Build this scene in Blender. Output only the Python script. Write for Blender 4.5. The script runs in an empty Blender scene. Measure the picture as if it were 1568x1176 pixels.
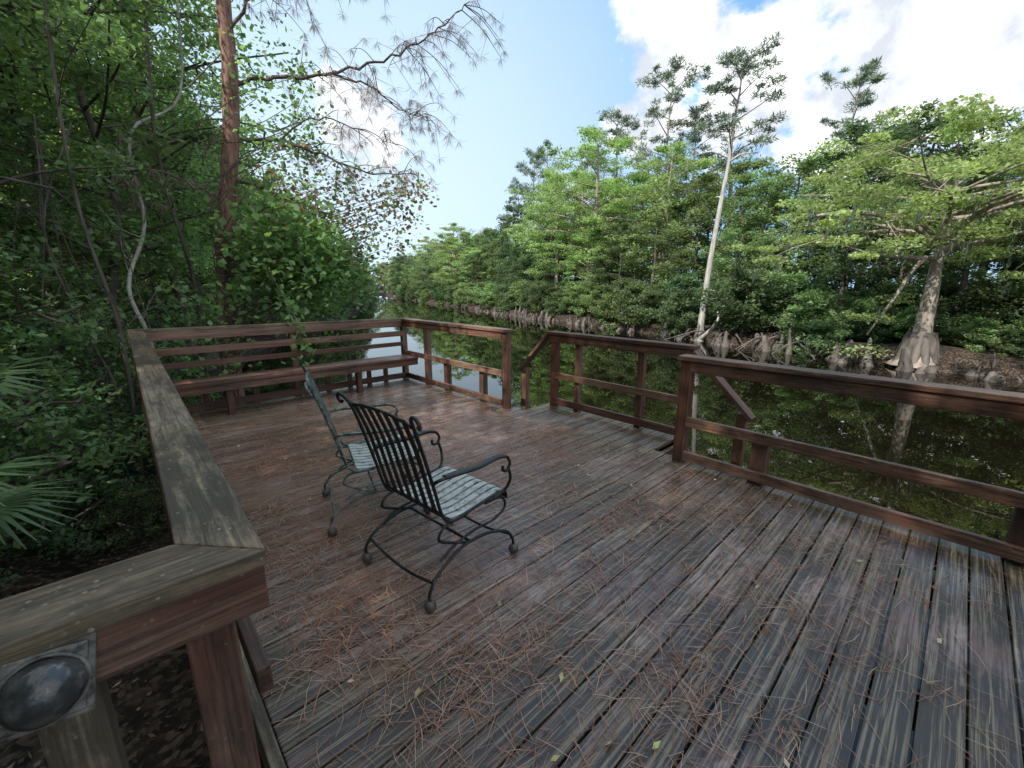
import bpy, math, random
import numpy as np
from mathutils import Vector
random.seed(3)
scene = bpy.context.scene
R_ = math.radians

# ------------------------------------------------------------------ materials
def new_mat(name):
    m = bpy.data.materials.new(name); m.use_nodes = True
    nt = m.node_tree; nt.nodes.clear()
    out = nt.nodes.new('ShaderNodeOutputMaterial')
    return m, nt, out
def N(nt, typ, **kw):
    n = nt.nodes.new(typ)
    for k, v in kw.items():
        if k.startswith('i_'):
            key = k[2:]
            key = int(key) if key.isdigit() else key.replace('_', ' ')
            n.inputs[key].default_value = v
        else:
            setattr(n, k, v)
    return n
def ramp(nt, fac, stops, interp='LINEAR'):
    r = nt.nodes.new('ShaderNodeValToRGB'); cr = r.color_ramp; cr.interpolation = interp
    while len(cr.elements) < len(stops): cr.elements.new(0.5)
    for e, (p, c) in zip(cr.elements, stops):
        e.position = p; e.color = (c[0], c[1], c[2], 1)
    nt.links.new(fac, r.inputs[0]); return r.outputs[0]
def mixc(nt, fac, a, b, mode='MIX'):
    m = nt.nodes.new('ShaderNodeMix'); m.data_type = 'RGBA'; m.blend_type = mode
    for sock, v in ((m.inputs[0], fac), (m.inputs[6], a), (m.inputs[7], b)):
        if hasattr(v, 'links'): nt.links.new(v, sock)
        elif isinstance(v, (int, float)): sock.default_value = v
        else: sock.default_value = (v[0], v[1], v[2], 1)
    return m.outputs[2]
def math_(nt, op, a, b=None, c=None, clamp=False):
    m = nt.nodes.new('ShaderNodeMath'); m.operation = op; m.use_clamp = clamp
    for i, v in enumerate((a, b, c)):
        if v is None: continue
        if hasattr(v, 'links'): nt.links.new(v, m.inputs[i])
        else: m.inputs[i].default_value = v
    return m.outputs[0]
def noise(nt, vec, scale, detail=4, rough=0.55, mapscale=None, dist=0.0):
    if mapscale is not None:
        mp = nt.nodes.new('ShaderNodeMapping'); mp.inputs['Scale'].default_value = mapscale
        nt.links.new(vec, mp.inputs[0]); vec = mp.outputs[0]
    n = nt.nodes.new('ShaderNodeTexNoise'); n.inputs['Scale'].default_value = scale
    n.inputs['Detail'].default_value = detail; n.inputs['Roughness'].default_value = rough
    n.inputs['Distortion'].default_value = dist
    nt.links.new(vec, n.inputs['Vector']); return n.outputs[0]
def bump(nt, h, strength, dist):
    b = nt.nodes.new('ShaderNodeBump'); b.inputs['Strength'].default_value = strength
    b.inputs['Distance'].default_value = dist; nt.links.new(h, b.inputs['Height']); return b.outputs[0]
def mrange(nt, v, a, b, c=0.0, d=1.0):
    r = nt.nodes.new('ShaderNodeMapRange'); 
    for i, x in enumerate((a, b, c, d)): r.inputs[i+1].default_value = x
    nt.links.new(v, r.inputs[0]); return r.outputs[0]

def wood_mat(name, stain, worn, dark, worn_lo, worn_hi, mild_lo, mild_hi, rough=(0.4, 0.65), lichen=0.0, moss=False, tread=False):
    m, nt, out = new_mat(name)
    at = N(nt, 'ShaderNodeAttribute', attribute_name='wc'); v = at.outputs['Vector']
    tc = N(nt, 'ShaderNodeTexCoord'); ob = tc.outputs['Object']
    grain = noise(nt, v, 1.0, 3, 0.65, (2.0, 85, 85), 0.0)
    streak = noise(nt, v, 1.0, 4, 0.65, (1.2, 16, 16), 0.4)
    sp = N(nt, 'ShaderNodeSeparateXYZ')
    at2 = N(nt, 'ShaderNodeAttribute', attribute_name='Col'); nt.links.new(at2.outputs['Vector'], sp.inputs[0])
    rnd = sp.outputs[0]
    patch = noise(nt, ob, 1.5, 4, 0.65)
    fine = noise(nt, ob, 14.0, 4, 0.75)
    w = math_(nt, 'ADD', math_(nt, 'MULTIPLY', streak, 0.55), math_(nt, 'MULTIPLY', patch, 0.6))
    w = math_(nt, 'ADD', w, math_(nt, 'MULTIPLY', rnd, 0.15))
    w = math_(nt, 'ADD', w, math_(nt, 'MULTIPLY', grain, 0.3))
    base = mixc(nt, mrange(nt, w, worn_lo, worn_hi), stain, worn)
    gr = ramp(nt, grain, [(0.30, (0.40, 0.37, 0.34)), (0.46, (0.92, 0.92, 0.92)), (0.72, (1.35, 1.30, 1.24))])
    base = mixc(nt, 1.0, base, gr, 'MULTIPLY')
    br = math_(nt, 'ADD', math_(nt, 'MULTIPLY', rnd, 0.4), 0.8)
    base = mixc(nt, 1.0, base, br, 'MULTIPLY')
    if moss:
        mo = math_(nt, 'MULTIPLY', mrange(nt, noise(nt, ob, 0.8, 3, 0.6), 0.47, 0.66), mrange(nt, fine, 0.42, 0.62))
        base = mixc(nt, math_(nt, 'MULTIPLY', mo, 0.55), base, (0.13, 0.135, 0.06))
    d = noise(nt, ob, 0.9, 3, 0.55)
    d2 = noise(nt, v, 1.0, 4, 0.75, (3.0, 24, 24), 0.5)
    dd = math_(nt, 'ADD', d, math_(nt, 'MULTIPLY', d2, 0.95))
    dd = math_(nt, 'ADD', dd, math_(nt, 'MULTIPLY', fine, 0.3))
    if tread:   # the end of the deck nearer the house stays damp and is more mildewed
        so = N(nt, 'ShaderNodeSeparateXYZ'); nt.links.new(ob, so.inputs[0])
        dd = math_(nt, 'ADD', dd, mrange(nt, so.outputs[1], 3.2, 0.8, -0.03, 0.10))
    mil = mrange(nt, dd, mild_lo, mild_hi)
    dk = mixc(nt, mrange(nt, grain, 0.50, 0.62), dark, (0.24, 0.195, 0.125)) if tread else dark
    base = mixc(nt, math_(nt, 'MULTIPLY', mil, 0.88), base, dk)
    if lichen:
        vo = N(nt, 'ShaderNodeTexVoronoi'); vo.inputs['Scale'].default_value = 44; nt.links.new(ob, vo.inputs['Vector'])
        li = math_(nt, 'MULTIPLY', mrange(nt, math_(nt, 'ADD', vo.outputs['Distance'], math_(nt,'MULTIPLY',grain,0.3)), 0.38, 0.28), mrange(nt, fine, 0.5, 0.6))
        base = mixc(nt, math_(nt, 'MULTIPLY', li, lichen), base, (0.36, 0.36, 0.28))
    p = N(nt, 'ShaderNodeBsdfPrincipled'); nt.links.new(base, p.inputs['Base Color'])
    nt.links.new(mrange(nt, patch, 0.38, 0.62, rough[0], rough[1]), p.inputs['Roughness'])
    h = math_(nt, 'ADD', grain, math_(nt, 'MULTIPLY', fine, 0.4))
    nt.links.new(bump(nt, h, 0.6, 0.004), p.inputs['Normal'])
    nt.links.new(p.outputs[0], out.inputs[0]); return m

M_deck = wood_mat('deck_wood', (0.205, 0.120, 0.098), (0.345, 0.295, 0.262), (0.050, 0.041, 0.029), 0.70, 1.05, 1.02, 1.20, (0.14, 0.46), moss=True, tread=True)
M_rail = wood_mat('rail_wood', (0.125, 0.052, 0.034), (0.25, 0.16, 0.115), (0.03, 0.02, 0.015), 0.70, 1.06, 1.12, 1.4, (0.35, 0.6), lichen=0.25)
M_cap = wood_mat('cap_wood', (0.165, 0.105, 0.060), (0.29, 0.235, 0.165), (0.05, 0.04, 0.027), 0.66, 1.02, 1.02, 1.26, (0.55, 0.8), lichen=0.7, moss=True)

def bark_mat(name, a, b, scale=6):
    m, nt, out = new_mat(name)
    tc = N(nt, 'ShaderNodeTexCoord')
    n = noise(nt, tc.outputs['Object'], scale, 5, 0.65, (1, 1, 0.25))
    c = ramp(nt, n, [(0.3, a), (0.65, b)])
    p = N(nt, 'ShaderNodeBsdfPrincipled', i_Roughness=0.85); nt.links.new(c, p.inputs['Base Color'])
    nt.links.new(bump(nt, n, 0.9, 0.03), p.inputs['Normal'])
    nt.links.new(p.outputs[0], out.inputs[0]); return m
M_bark = bark_mat('grey_bark', (0.035, 0.028, 0.022), (0.18, 0.15, 0.125))
M_pinebark = bark_mat('pine_bark', (0.07, 0.038, 0.030), (0.40, 0.22, 0.17), 14)
M_pale = bark_mat('pale_bark', (0.20, 0.19, 0.17), (0.60, 0.57, 0.52), 5)
M_cybark = bark_mat('cypress_bark', (0.12, 0.09, 0.07), (0.44, 0.37, 0.31), 4)
M_knee = bark_mat('cypress_knee_bark', (0.022, 0.017, 0.014), (0.20, 0.17, 0.15), 2.2)
M_twig = bark_mat('twig', (0.05, 0.035, 0.03), (0.19, 0.13, 0.115), 10)

def leaf_mat(name, trans=0.4, sat=0.9):
    m, nt, out = new_mat(name)
    at = N(nt, 'ShaderNodeAttribute', attribute_name='Col')
    oi = N(nt, 'ShaderNodeObjectInfo')
    v = N(nt, 'ShaderNodeHueSaturation'); v.inputs['Saturation'].default_value = sat
    nt.links.new(at.outputs['Color'], v.inputs['Color'])
    nt.links.new(math_(nt, 'MULTIPLY_ADD', oi.outputs['Random'], 0.04, 0.480), v.inputs['Hue'])
    nt.links.new(math_(nt, 'MULTIPLY_ADD', oi.outputs['Random'], 0.45, 0.82), v.inputs['Value'])
    p = N(nt, 'ShaderNodeBsdfPrincipled', i_Roughness=0.45)
    p.inputs['Specular IOR Level'].default_value = 0.45
    nt.links.new(v.outputs[0], p.inputs['Base Color'])
    t = N(nt, 'ShaderNodeBsdfTranslucent')
    tcol = mixc(nt, 1.0, v.outputs[0], (1.6, 1.6, 0.98), 'MULTIPLY')
    nt.links.new(tcol, t.inputs[0])
    mx = N(nt, 'ShaderNodeMixShader'); mx.inputs[0].default_value = trans
    nt.links.new(p.outputs[0], mx.inputs[1]); nt.links.new(t.outputs[0], mx.inputs[2])
    nt.links.new(mx.outputs[0], out.inputs[0]); return m
M_leaf = leaf_mat('foliage', 0.45, 0.88)
M_needle = leaf_mat('needles', 0.15)
M_dry = leaf_mat('dry_leaf', 0.1, 1.0)

def iron_mat(name, a, b, lo, hi):
    m, nt, out = new_mat(name)
    tc = N(nt, 'ShaderNodeTexCoord')
    n = noise(nt, tc.outputs['Object'], 22, 5, 0.7)
    c = ramp(nt, n, [(lo, a), (hi, b)])
    p = N(nt, 'ShaderNodeBsdfPrincipled', i_Roughness=0.45, i_Metallic=0.1)
    nt.links.new(c, p.inputs['Base Color']); nt.links.new(bump(nt, n, 0.3, 0.002), p.inputs['Normal'])
    nt.links.new(p.outputs[0], out.inputs[0]); return m
M_iron = iron_mat('black_iron', (0.010, 0.012, 0.012), (0.10, 0.12, 0.11), 0.55, 0.78)
M_irong = iron_mat('green_iron', (0.03, 0.045, 0.037), (0.25, 0.29, 0.26), 0.42, 0.66)
M_seat = iron_mat('seat_slats_paint', (0.07, 0.09, 0.075), (0.44, 0.47, 0.43), 0.34, 0.50)
M_foot = iron_mat('foot_balls', (0.03, 0.028, 0.02), (0.12, 0.11, 0.09), 0.3, 0.7)

# ------------------------------------------------------------------ mesh builder (all quads)
class QB:
    def __init__(s): s.V=[]; s.F=[]; s.M=[]; s.C=[]; s.W=[]; s.n=0
    def add(s, v, f, m=0, col=(0.5,0.5,0.5), wc=None):
        v = np.asarray(v, float).reshape(-1,3); f = np.asarray(f, int).reshape(-1,4)
        c = np.asarray(col, float)
        if c.ndim == 1: c = np.tile(c, (len(v),1))
        s.V.append(v); s.F.append(f+s.n); s.M.append(np.full(len(f), m)); s.C.append(c)
        s.W.append(v if wc is None else np.asarray(wc, float)); s.n += len(v)
    def tube(s, pts, rad, m=0, n=7, col=(0.5,0.5,0.5), jit=0.0, rng=None):
        pts = np.asarray(pts, float); k = len(pts)
        rad = np.full(k, rad) if np.isscalar(rad) else np.asarray(rad, float)
        T = np.gradient(pts, axis=0); T /= np.linalg.norm(T, axis=1)[:,None]+1e-9
        ref = np.array([0.13,0.31,0.94]) if abs(T[0,2])<0.8 else np.array([0.95,0.21,0.1])
        A = np.cross(T, ref); A /= np.linalg.norm(A, axis=1)[:,None]+1e-9
        B = np.cross(T, A)
        th = np.linspace(0, 2*math.pi, n, endpoint=False)
        ring = A[:,None,:]*np.cos(th)[None,:,None] + B[:,None,:]*np.sin(th)[None,:,None]
        rr = rad[:,None]*np.ones((1,n))
        if jit and rng is not None: rr = rr*(1+rng.uniform(-jit, jit, (k,n)))
        v = pts[:,None,:] + ring*rr[:,:,None]
        i,j = np.meshgrid(np.arange(k-1),np.arange(n),indexing='ij')
        a=i*n+j; b=i*n+(j+1)%n
        f=np.stack([a,b,b+n,a+n],-1).reshape(-1,4)
        s.add(v.reshape(-1,3), f, m, col)
    def sweep(s, pts, side, w, t, m=0, col=(0.5,0.5,0.5)):
        pts = np.asarray(pts, float); k=len(pts); side=np.asarray(side,float)
        T = np.gradient(pts, axis=0); T /= np.linalg.norm(T,axis=1)[:,None]
        nn = np.cross(T, side); nn /= np.linalg.norm(nn,axis=1)[:,None]
        v = np.stack([pts-side*w/2-nn*t/2, pts+side*w/2-nn*t/2, pts+side*w/2+nn*t/2, pts-side*w/2+nn*t/2],1)
        f=[(0,3,2,1),(4*k-4,4*k-3,4*k-2,4*k-1)]
        for i in range(k-1):
            for j in range(4):
                a=4*i+j; b=4*i+(j+1)%4; f.append((a,b,b+4,a+4))
        s.add(v.reshape(-1,3), f, m, col)
    def leaves(s, c, L, W, cols, m=1, rng=None, d=None, flat=0.0):
        n=len(c); rng = rng or np.random.default_rng(1)
        if d is None:
            d = rng.normal(size=(n,3)); d[:,2]*= (1-flat)
        d = d/ (np.linalg.norm(d,axis=1)[:,None]+1e-9)
        if flat: sd = np.cross(d, np.array([0,0,1.0])+0.6*rng.normal(size=(n,3)))
        else: sd = np.cross(d, rng.normal(size=(n,3)))
        sd /= np.linalg.norm(sd,axis=1)[:,None]+1e-9
        L = np.broadcast_to(np.asarray(L,float),(n,))[:,None]; W=np.broadcast_to(np.asarray(W,float),(n,))[:,None]
        v = np.stack([c-d*L/2, c+sd*W/2-d*L*0.08, c+d*L/2, c-sd*W/2-d*L*0.08],1)
        f = np.arange(4*n).reshape(n,4)
        s.add(v.reshape(-1,3), f, m, np.repeat(cols,4,axis=0))
    def beam(s, p0, p1, w, h, m=0, side=None, rnd=None):
        p0=np.array(p0,float); p1=np.array(p1,float); T=p1-p0; L=np.linalg.norm(T); T/=L
        if side is None:
            side = np.cross(T,[0,0,1.0]) if abs(T[2])<0.95 else np.array([1.0,0,0])
        side=np.array(side,float); side/=np.linalg.norm(side); up=np.cross(side,T); up/=np.linalg.norm(up)
        v=[];wc=[]; o=np.array([random.uniform(0,50) for _ in range(3)])
        for e in (0,1):
            for a,b in ((-1,-1),(1,-1),(1,1),(-1,1)):
                v.append(p0+T*L*e+side*a*w/2+up*b*h/2); wc.append(o+np.array([L*e,a*w/2,b*h/2]))
        f=[(0,3,2,1),(4,5,6,7),(0,1,5,4),(1,2,6,5),(2,3,7,6),(3,0,4,7)]
        r = random.random() if rnd is None else rnd
        s.add(v,f,m,(r,r,r),wc)
    def box(s, x0,x1,y0,y1,z0,z1,m=0):
        dx,dy,dz=x1-x0,y1-y0,z1-z0; cx,cy,cz=(x0+x1)/2,(y0+y1)/2,(z0+z1)/2
        if dx>=dy and dx>=dz: s.beam((x0,cy,cz),(x1,cy,cz),dy,dz,m)
        elif dy>=dz: s.beam((cx,y0,cz),(cx,y1,cz),dx,dz,m)
        else: s.beam((cx,cy,z0),(cx,cy,z1),dx,dy,m)
    def prism(s, poly, th, along, m=0):
        top=np.array(poly,float); bot=top-np.array([0,0,th]); v=np.vstack([bot,top])
        f=[(3,2,1,0),(4,5,6,7),(0,1,5,4),(1,2,6,5),(2,3,7,6),(3,0,4,7)]
        o=np.array([random.uniform(0,50) for _ in range(3)])
        wc = v[:, [1,0,2]] if along=='y' else v.copy()
        r=random.random(); s.add(v,f,m,(r,r,r),wc+o)
    def mesh(s, name, mats, smooth=False):
        V=np.vstack(s.V); F=np.vstack(s.F); Mi=np.concatenate(s.M); C=np.vstack(s.C); W=np.vstack(s.W)
        me=bpy.data.meshes.new(name); me.vertices.add(len(V)); me.loops.add(F.size); me.polygons.add(len(F))
        me.vertices.foreach_set('co', V.astype(np.float32).ravel())
        me.loops.foreach_set('vertex_index', F.astype(np.int32).ravel())
        me.polygons.foreach_set('loop_start', np.arange(0,F.size,4,dtype=np.int32))
        for mt in mats: me.materials.append(mt)
        me.polygons.foreach_set('material_index', Mi.astype(np.int32))
        me.polygons.foreach_set('use_smooth', np.full(len(F), smooth))
        me.update(calc_edges=True)
        a=me.attributes.new('Col','FLOAT_COLOR','POINT')
        a.data.foreach_set('color', np.hstack([C,np.ones((len(C),1))]).astype(np.float32).ravel())
        b=me.attributes.new('wc','FLOAT_VECTOR','POINT'); b.data.foreach_set('vector', W.astype(np.float32).ravel())
        me.validate(); return me
    def obj(s, name, mats, smooth=False, bevel=0.0, parent=None):
        o=put(s.mesh(name,mats,smooth), name, parent=parent)
        if bevel:
            md=o.modifiers.new('bevel','BEVEL'); md.width=bevel; md.segments=2; md.limit_method='ANGLE'; md.angle_limit=R_(40)
        return o
def put(me, name, loc=(0,0,0), rz=0, sc=1, parent=None):
    o=bpy.data.objects.new(name, me); scene.collection.objects.link(o)
    o.location=loc; o.rotation_euler=(0,0,rz); o.scale=(sc,sc,sc) if np.isscalar(sc) else sc
    if parent: o.parent=parent
    return o
def empty(name, loc=(0,0,0), rz=0):
    o=bpy.data.objects.new(name,None); scene.collection.objects.link(o); o.location=loc; o.rotation_euler=(0,0,rz); return o
def smooth_path(pts, k=6):
    P=np.array(pts,float); P=np.vstack([2*P[0]-P[1],P,2*P[-1]-P[-2]]); out=[]
    for i in range(1,len(P)-2):
        for t in np.linspace(0,1,k,endpoint=False):
            a,b,c,d=P[i-1],P[i],P[i+1],P[i+2]
            out.append(0.5*((2*b)+(-a+c)*t+(2*a-5*b+4*c-d)*t*t+(-a+3*b-3*c+d)*t**3))
    out.append(P[-2]); return np.array(out)

# ------------------------------------------------------------------ terrain + water
near_y=[-400,-50,0,8,14,20,30,38,66,130,180,205,400]; near_x=[0,1.5,1.5,1.5,1.5,2.6,8.5,14,30,60,86,100,220]
far_y=[-400,-40,-1,11,34,72,130,180,205,400];      far_x=[20,21,22.6,26.2,33,46,68,86,92,100]
def terr(x,y):
    xs=np.interp(y,near_y,near_x); xf=np.interp(y,far_y,far_x)
    wob=0.35*np.sin(y*0.9)+0.25*np.sin(y*2.1+1)
    dl=xs-x; dr=x-xf+wob*0.8; d=np.maximum(dl,dr)
    t=np.clip((d+0.8)/1.6,0,1); t=t*t*(3-2*t)
    z=-2.8+t*(1.75+0.07*np.sin(x*1.3+y*0.7)+0.05*np.sin(x*2.9-y*2.3)) + np.where(dr>0, np.clip(dr,0,2)*0.10,0)
    return z
gx=np.concatenate([np.linspace(-600,-12,16),np.linspace(-10,60,176),np.linspace(64,140,28),np.linspace(170,700,12)])
gy=np.concatenate([np.linspace(-600,-25,16),np.linspace(-20,60,161),np.linspace(64,240,50),np.linspace(270,700,10)])
X,Y=np.meshgrid(gx,gy); Z=terr(X,Y)
q=QB(); nx=len(gx); ny=len(gy)
idx=np.arange(nx*ny).reshape(ny,nx)
f=np.stack([idx[:-1,:-1],idx[:-1,1:],idx[1:,1:],idx[1:,:-1]],-1).reshape(-1,4)
q.add(np.stack([X,Y,Z],-1).reshape(-1,3),f)
m,nt,out=new_mat('leaf_litter_ground')
tc=N(nt,'ShaderNodeTexCoord')
n1=noise(nt,tc.outputs['Object'],1.2,5,0.6)
vo=N(nt,'ShaderNodeTexVoronoi'); vo.inputs['Scale'].default_value=22; nt.links.new(tc.outputs['Object'],vo.inputs['Vector'])
sv=N(nt,'ShaderNodeSeparateXYZ'); nt.links.new(vo.outputs['Color'],sv.inputs[0])
c1=ramp(nt,sv.outputs[0],[(0.2,(0.02,0.014,0.010)),(0.6,(0.06,0.04,0.027)),(0.95,(0.16,0.11,0.08))])
c=mixc(nt,1.0,c1,ramp(nt,n1,[(0.3,(0.4,)*3),(0.7,(1.2,)*3)]),'MULTIPLY')
p=N(nt,'ShaderNodeBsdfPrincipled',i_Roughness=0.9); nt.links.new(c,p.inputs['Base Color'])
nt.links.new(bump(nt,vo.outputs['Distance'],0.8,0.04),p.inputs['Normal']); nt.links.new(p.outputs[0],out.inputs[0])
q.obj('ground',[m],smooth=True)

m,nt,out=new_mat('river_water')
tc=N(nt,'ShaderNodeTexCoord')
n1=noise(nt,tc.outputs['Object'],0.5,2,0.5); n2=noise(nt,tc.outputs['Object'],3.0,2,0.5)
p=N(nt,'ShaderNodeBsdfPrincipled',i_Roughness=0.0); p.inputs['Base Color'].default_value=(0.006,0.005,0.0025,1)
p.inputs['IOR'].default_value=1.5
h=math_(nt,'ADD',n1,math_(nt,'MULTIPLY',n2,0.10))
nt.links.new(bump(nt,h,0.10,0.04),p.inputs['Normal']); nt.links.new(p.outputs[0],out.inputs[0])
q=QB(); q.add([(-600,-600,-1.6),(700,-600,-1.6),(700,700,-1.6),(-600,700,-1.6)],[(0,1,2,3)]); q.obj('river_water',[m])

# ------------------------------------------------------------------ deck
q=QB(); y=-4.5; bw=0.137
while y<6.72:
    x0=0.19 if y>1.0 else -3.2
    x1=3.76
    if 1.86<y+0.02 and y+bw<3.98: x1=4.34
    dz=random.uniform(-0.002,0.002)
    x1+=random.uniform(-0.010,0.010)
    gp=random.uniform(0.006,0.011)
    if x0<0:
        s=-0.9
        q.box(x0,s-0.002,y,y+bw-gp,-0.038+dz,dz); q.box(s+0.002,x1,y,y+bw-gp,-0.038+dz,dz)
    else: q.box(x0,x1,y,y+bw-gp,-0.038+dz,dz)
    y+=bw
for x in (0.25,1.2,2.2,3.2,3.70): q.box(x-0.02,x+0.02,-4.5,6.7,-0.22,-0.042)
q.box(4.29,4.33,1.86,3.95,-0.22,-0.042)
q.box(3.725,4.28,1.87,1.91,-0.22,-0.042); q.box(3.725,4.28,3.9,3.94,-0.22,-0.042)
for (x,yy) in ((0.3,6.6),(0.3,3.5),(0.3,1.3),(2,6.6),(3.62,6.6),(3.62,4.1),(3.62,1.5),(3.62,-1.2),(3.62,-4)):
    q.box(x-0.07,x+0.07,yy-0.07,yy+0.07,-3.0,-0.045)
q.obj('wooden_deck',[M_deck],bevel=0.005)

# pine needles and fallen leaves on deck
rng=np.random.default_rng(11)
q=QB()
cl=[]
for i in range(250): cl.append((rng.uniform(0.3,3.5),rng.uniform(2.5,6.3),rng.uniform(0.10,0.45),68))
for i in range(150): cl.append((rng.uniform(0.35,3.5),rng.uniform(0.1,3.4),rng.uniform(0.06,0.26),30))
cl+= [(0.62,2.0,0.16,330),(0.5,1.7,0.14,200),(0.55,2.7,0.25,330),(1.1,1.25,0.22,210),(2.2,1.9,0.3,240),(1.5,0.55,0.2,130),(0.45,3.4,0.25,340),(1.9,2.6,0.3,240),(2.5,0.6,0.2,80),(0.8,1.4,0.2,150),(2.9,1.3,0.2,140),(1.3,2.1,.3,200),(3.4,1.8,.2,140),(3.3,3.0,.2,200)]
P=[]
for cx,cy,s,n in cl: P.append(np.stack([rng.normal(cx,s*1.3,n),rng.normal(cy,s*0.7,n)],1))
P.append(np.stack([rng.uniform(0.25,3.65,3200),rng.uniform(-1,6.2,3200)],1))
P=np.vstack(P); P=P[(P[:,0]>0.22)&(P[:,0]<3.66)&(P[:,1]<6.5)]
nn=len(P); ang=rng.uniform(0,math.pi*2,nn)
L=rng.uniform(0.03,0.085,nn); bend=rng.normal(0,0.2,nn)
pal=np.array([(0.27,0.105,0.075),(0.34,0.155,0.11),(0.18,0.07,0.05),(0.42,0.25,0.19),(0.30,0.12,0.09)])
cc=pal[rng.integers(0,5,nn)]*rng.uniform(0.7,1.2,(nn,1))
z=rng.uniform(0.003,0.014,nn)
d1=np.stack([np.cos(ang),np.sin(ang)],1); d2=np.stack([np.cos(ang+bend),np.sin(ang+bend)],1)
w=0.0013
def r90(d): return np.stack([-d[:,1],d[:,0]],1)
A=P-d1*L[:,None]; B=P; C=P+d2*L[:,None]
def v3(p,zz): return np.hstack([p,zz[:,None]])
vv=np.stack([v3(A-r90(d1)*w*.6,z),v3(A+r90(d1)*w*.6,z),v3(B+r90(d1)*w,z+.003),v3(B-r90(d1)*w,z+.003),v3(C+r90(d2)*w*.5,z),v3(C-r90(d2)*w*.5,z)],1)
base=np.arange(nn)[:,None]*6
ff=np.vstack([base+np.array([[0,3,2,1]]),base+np.array([[3,5,4,2]])])
q.add(vv.reshape(-1,3),ff,0,np.repeat(cc,6,axis=0))
q.obj('pine_needles',[M_dry])
q=QB(); n=120
c=np.stack([rng.uniform(0.4,3.5,n),rng.uniform(-0.6,6,n),np.full(n,0.014)],1)
c[:5]=[(1.05,0.62,.014),(1.17,0.50,.014),(1.62,0.18,.014),(2.05,1.0,.014),(2.75,0.75,.014)]
pal=np.array([(0.45,0.36,0.14),(0.38,0.2,0.09),(0.55,0.47,0.3),(0.3,0.12,0.06)])
cols=pal[rng.integers(0,4,n)]; cols[0]=(.6,.5,.3); cols[1]=(.5,.55,.18)
d=rng.normal(size=(n,3)); d[:,2]*=0.08
q.leaves(c,rng.uniform(0.03,0.055,n),rng.uniform(0.013,0.026,n),cols,0,rng,d=d,flat=0.9)
q.obj('fallen_leaves',[M_dry])

# ------------------------------------------------------------------ railings
def posts(q,lst,z0,z1,s=0.09):
    for (x,yy) in lst: q.box(x-s/2,x+s/2,yy-s/2,yy+s/2,z0,z1)
q=QB()
X0=3.69
q.box(X0-0.075,X0+0.075,-5.0,1.70,0.965,1.005)
q.box(X0-0.055,X0-0.015,-5.0,1.585,0.865,0.962)
q.box(X0-0.055,X0-0.015,-5.0,1.585,0.36,0.45)
q.box(X0-0.055,X0-0.015,-5.0,1.585,0.03,0.12)
posts(q,[(X0,1.63),(X0,-2.2)],-0.04,0.963,0.10)
for yy in (0.98,-0.45,-1.7): q.box(X0+0.0,X0+0.10,yy-0.06,yy+0.06,-1.9,0.40)
q.obj('deck_railing',[M_rail],bevel=0.005)
q=QB(); XL=4.25
q.box(XL-0.07,XL+0.07,1.80,3.80,0.985,1.025)
q.box(XL-0.055,XL-0.015,1.84,3.78,0.89,0.982)
q.box(XL-0.055,XL-0.015,1.90,3.70,0.40,0.48)
q.box(XL-0.055,XL-0.015,1.90,3.70,0.04,0.13)
posts(q,[(XL,1.87),(XL,3.70)],-1.8,0.984,0.09)
posts(q,[(XL+0.03,2.42),(XL+0.03,3.32)],-0.6,0.984,0.075)
q.beam((XL,1.82,0.97),(XL,1.22,0.38),0.13,0.04); q.beam((XL,3.80,0.99),(XL,4.36,0.42),0.13,0.04)
q.box(XL-0.045,XL+0.045,1.26,1.35,-1.8,0.42); q.box(XL-0.045,XL+0.045,4.22,4.31,-1.8,0.46)
q.obj('deck_railing',[M_rail],bevel=0.005)
q=QB(); X1=3.68
q.box(X1-0.075,X1+0.075,4.0,6.90,1.03,1.07)
q.box(X1-0.055,X1-0.015,4.1,6.80,0.935,1.027)
q.box(X1-0.055,X1-0.015,4.1,6.80,0.44,0.52)
q.box(X1-0.055,X1-0.015,4.1,6.75,0.03,0.12)
posts(q,[(X1,4.05),(X1,6.0),(X1,6.78)],-0.04,1.028,0.09)
for yy in (4.6,5.5): q.box(X1,X1+0.09,yy-0.045,yy+0.045,-1.9,0.46)
q.obj('deck_railing',[M_rail],bevel=0.005)
q=QB()
q.prism([(0.16,0.97,1.04),(0.183,3.9,1.065),(0.04,3.9,1.065),(0.015,1.13,1.04)],0.042,'y',1)
q.prism([(0.183,3.904,1.066),(0.205,6.97,1.10),(0.06,6.97,1.10),(0.04,3.904,1.066)],0.042,'y',1)
q.prism([(0.158,0.966,1.041),(0.012,1.128,1.041),(-1.7,1.13,1.041),(-1.7,0.966,1.041)],0.042,'x',1)
q.box(-1.7,0.155,0.98,1.02,0.885,0.996,0)
q.box(0.135,0.155,1.022,1.11,0.885,0.996,0)
q.beam((0.05,1.12,0.94),(0.07,6.9,0.99),0.04,0.10,0)
q.beam((0.13,1.12,0.94),(0.15,6.9,0.99),0.04,0.10,0)
posts(q,[(0.045,1.07)],-1.2,0.994,0.092); posts(q,[(0.08,2.9),(0.09,4.8),(0.1,6.8)],-1.2,1.0,0.09)
q.box(-0.225,-0.135,1.03,1.12,-1.2,0.994,1)
q.box(0.135,0.175,1.24,6.7,-0.05,0.10,1)
q.box(0.135,0.175,1.24,6.7,0.42,0.51,0)
q.box(-1.7,0.13,1.14,1.18,-0.05,0.09,0)
q.obj('deck_railing',[M_rail,M_cap],bevel=0.005)

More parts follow.
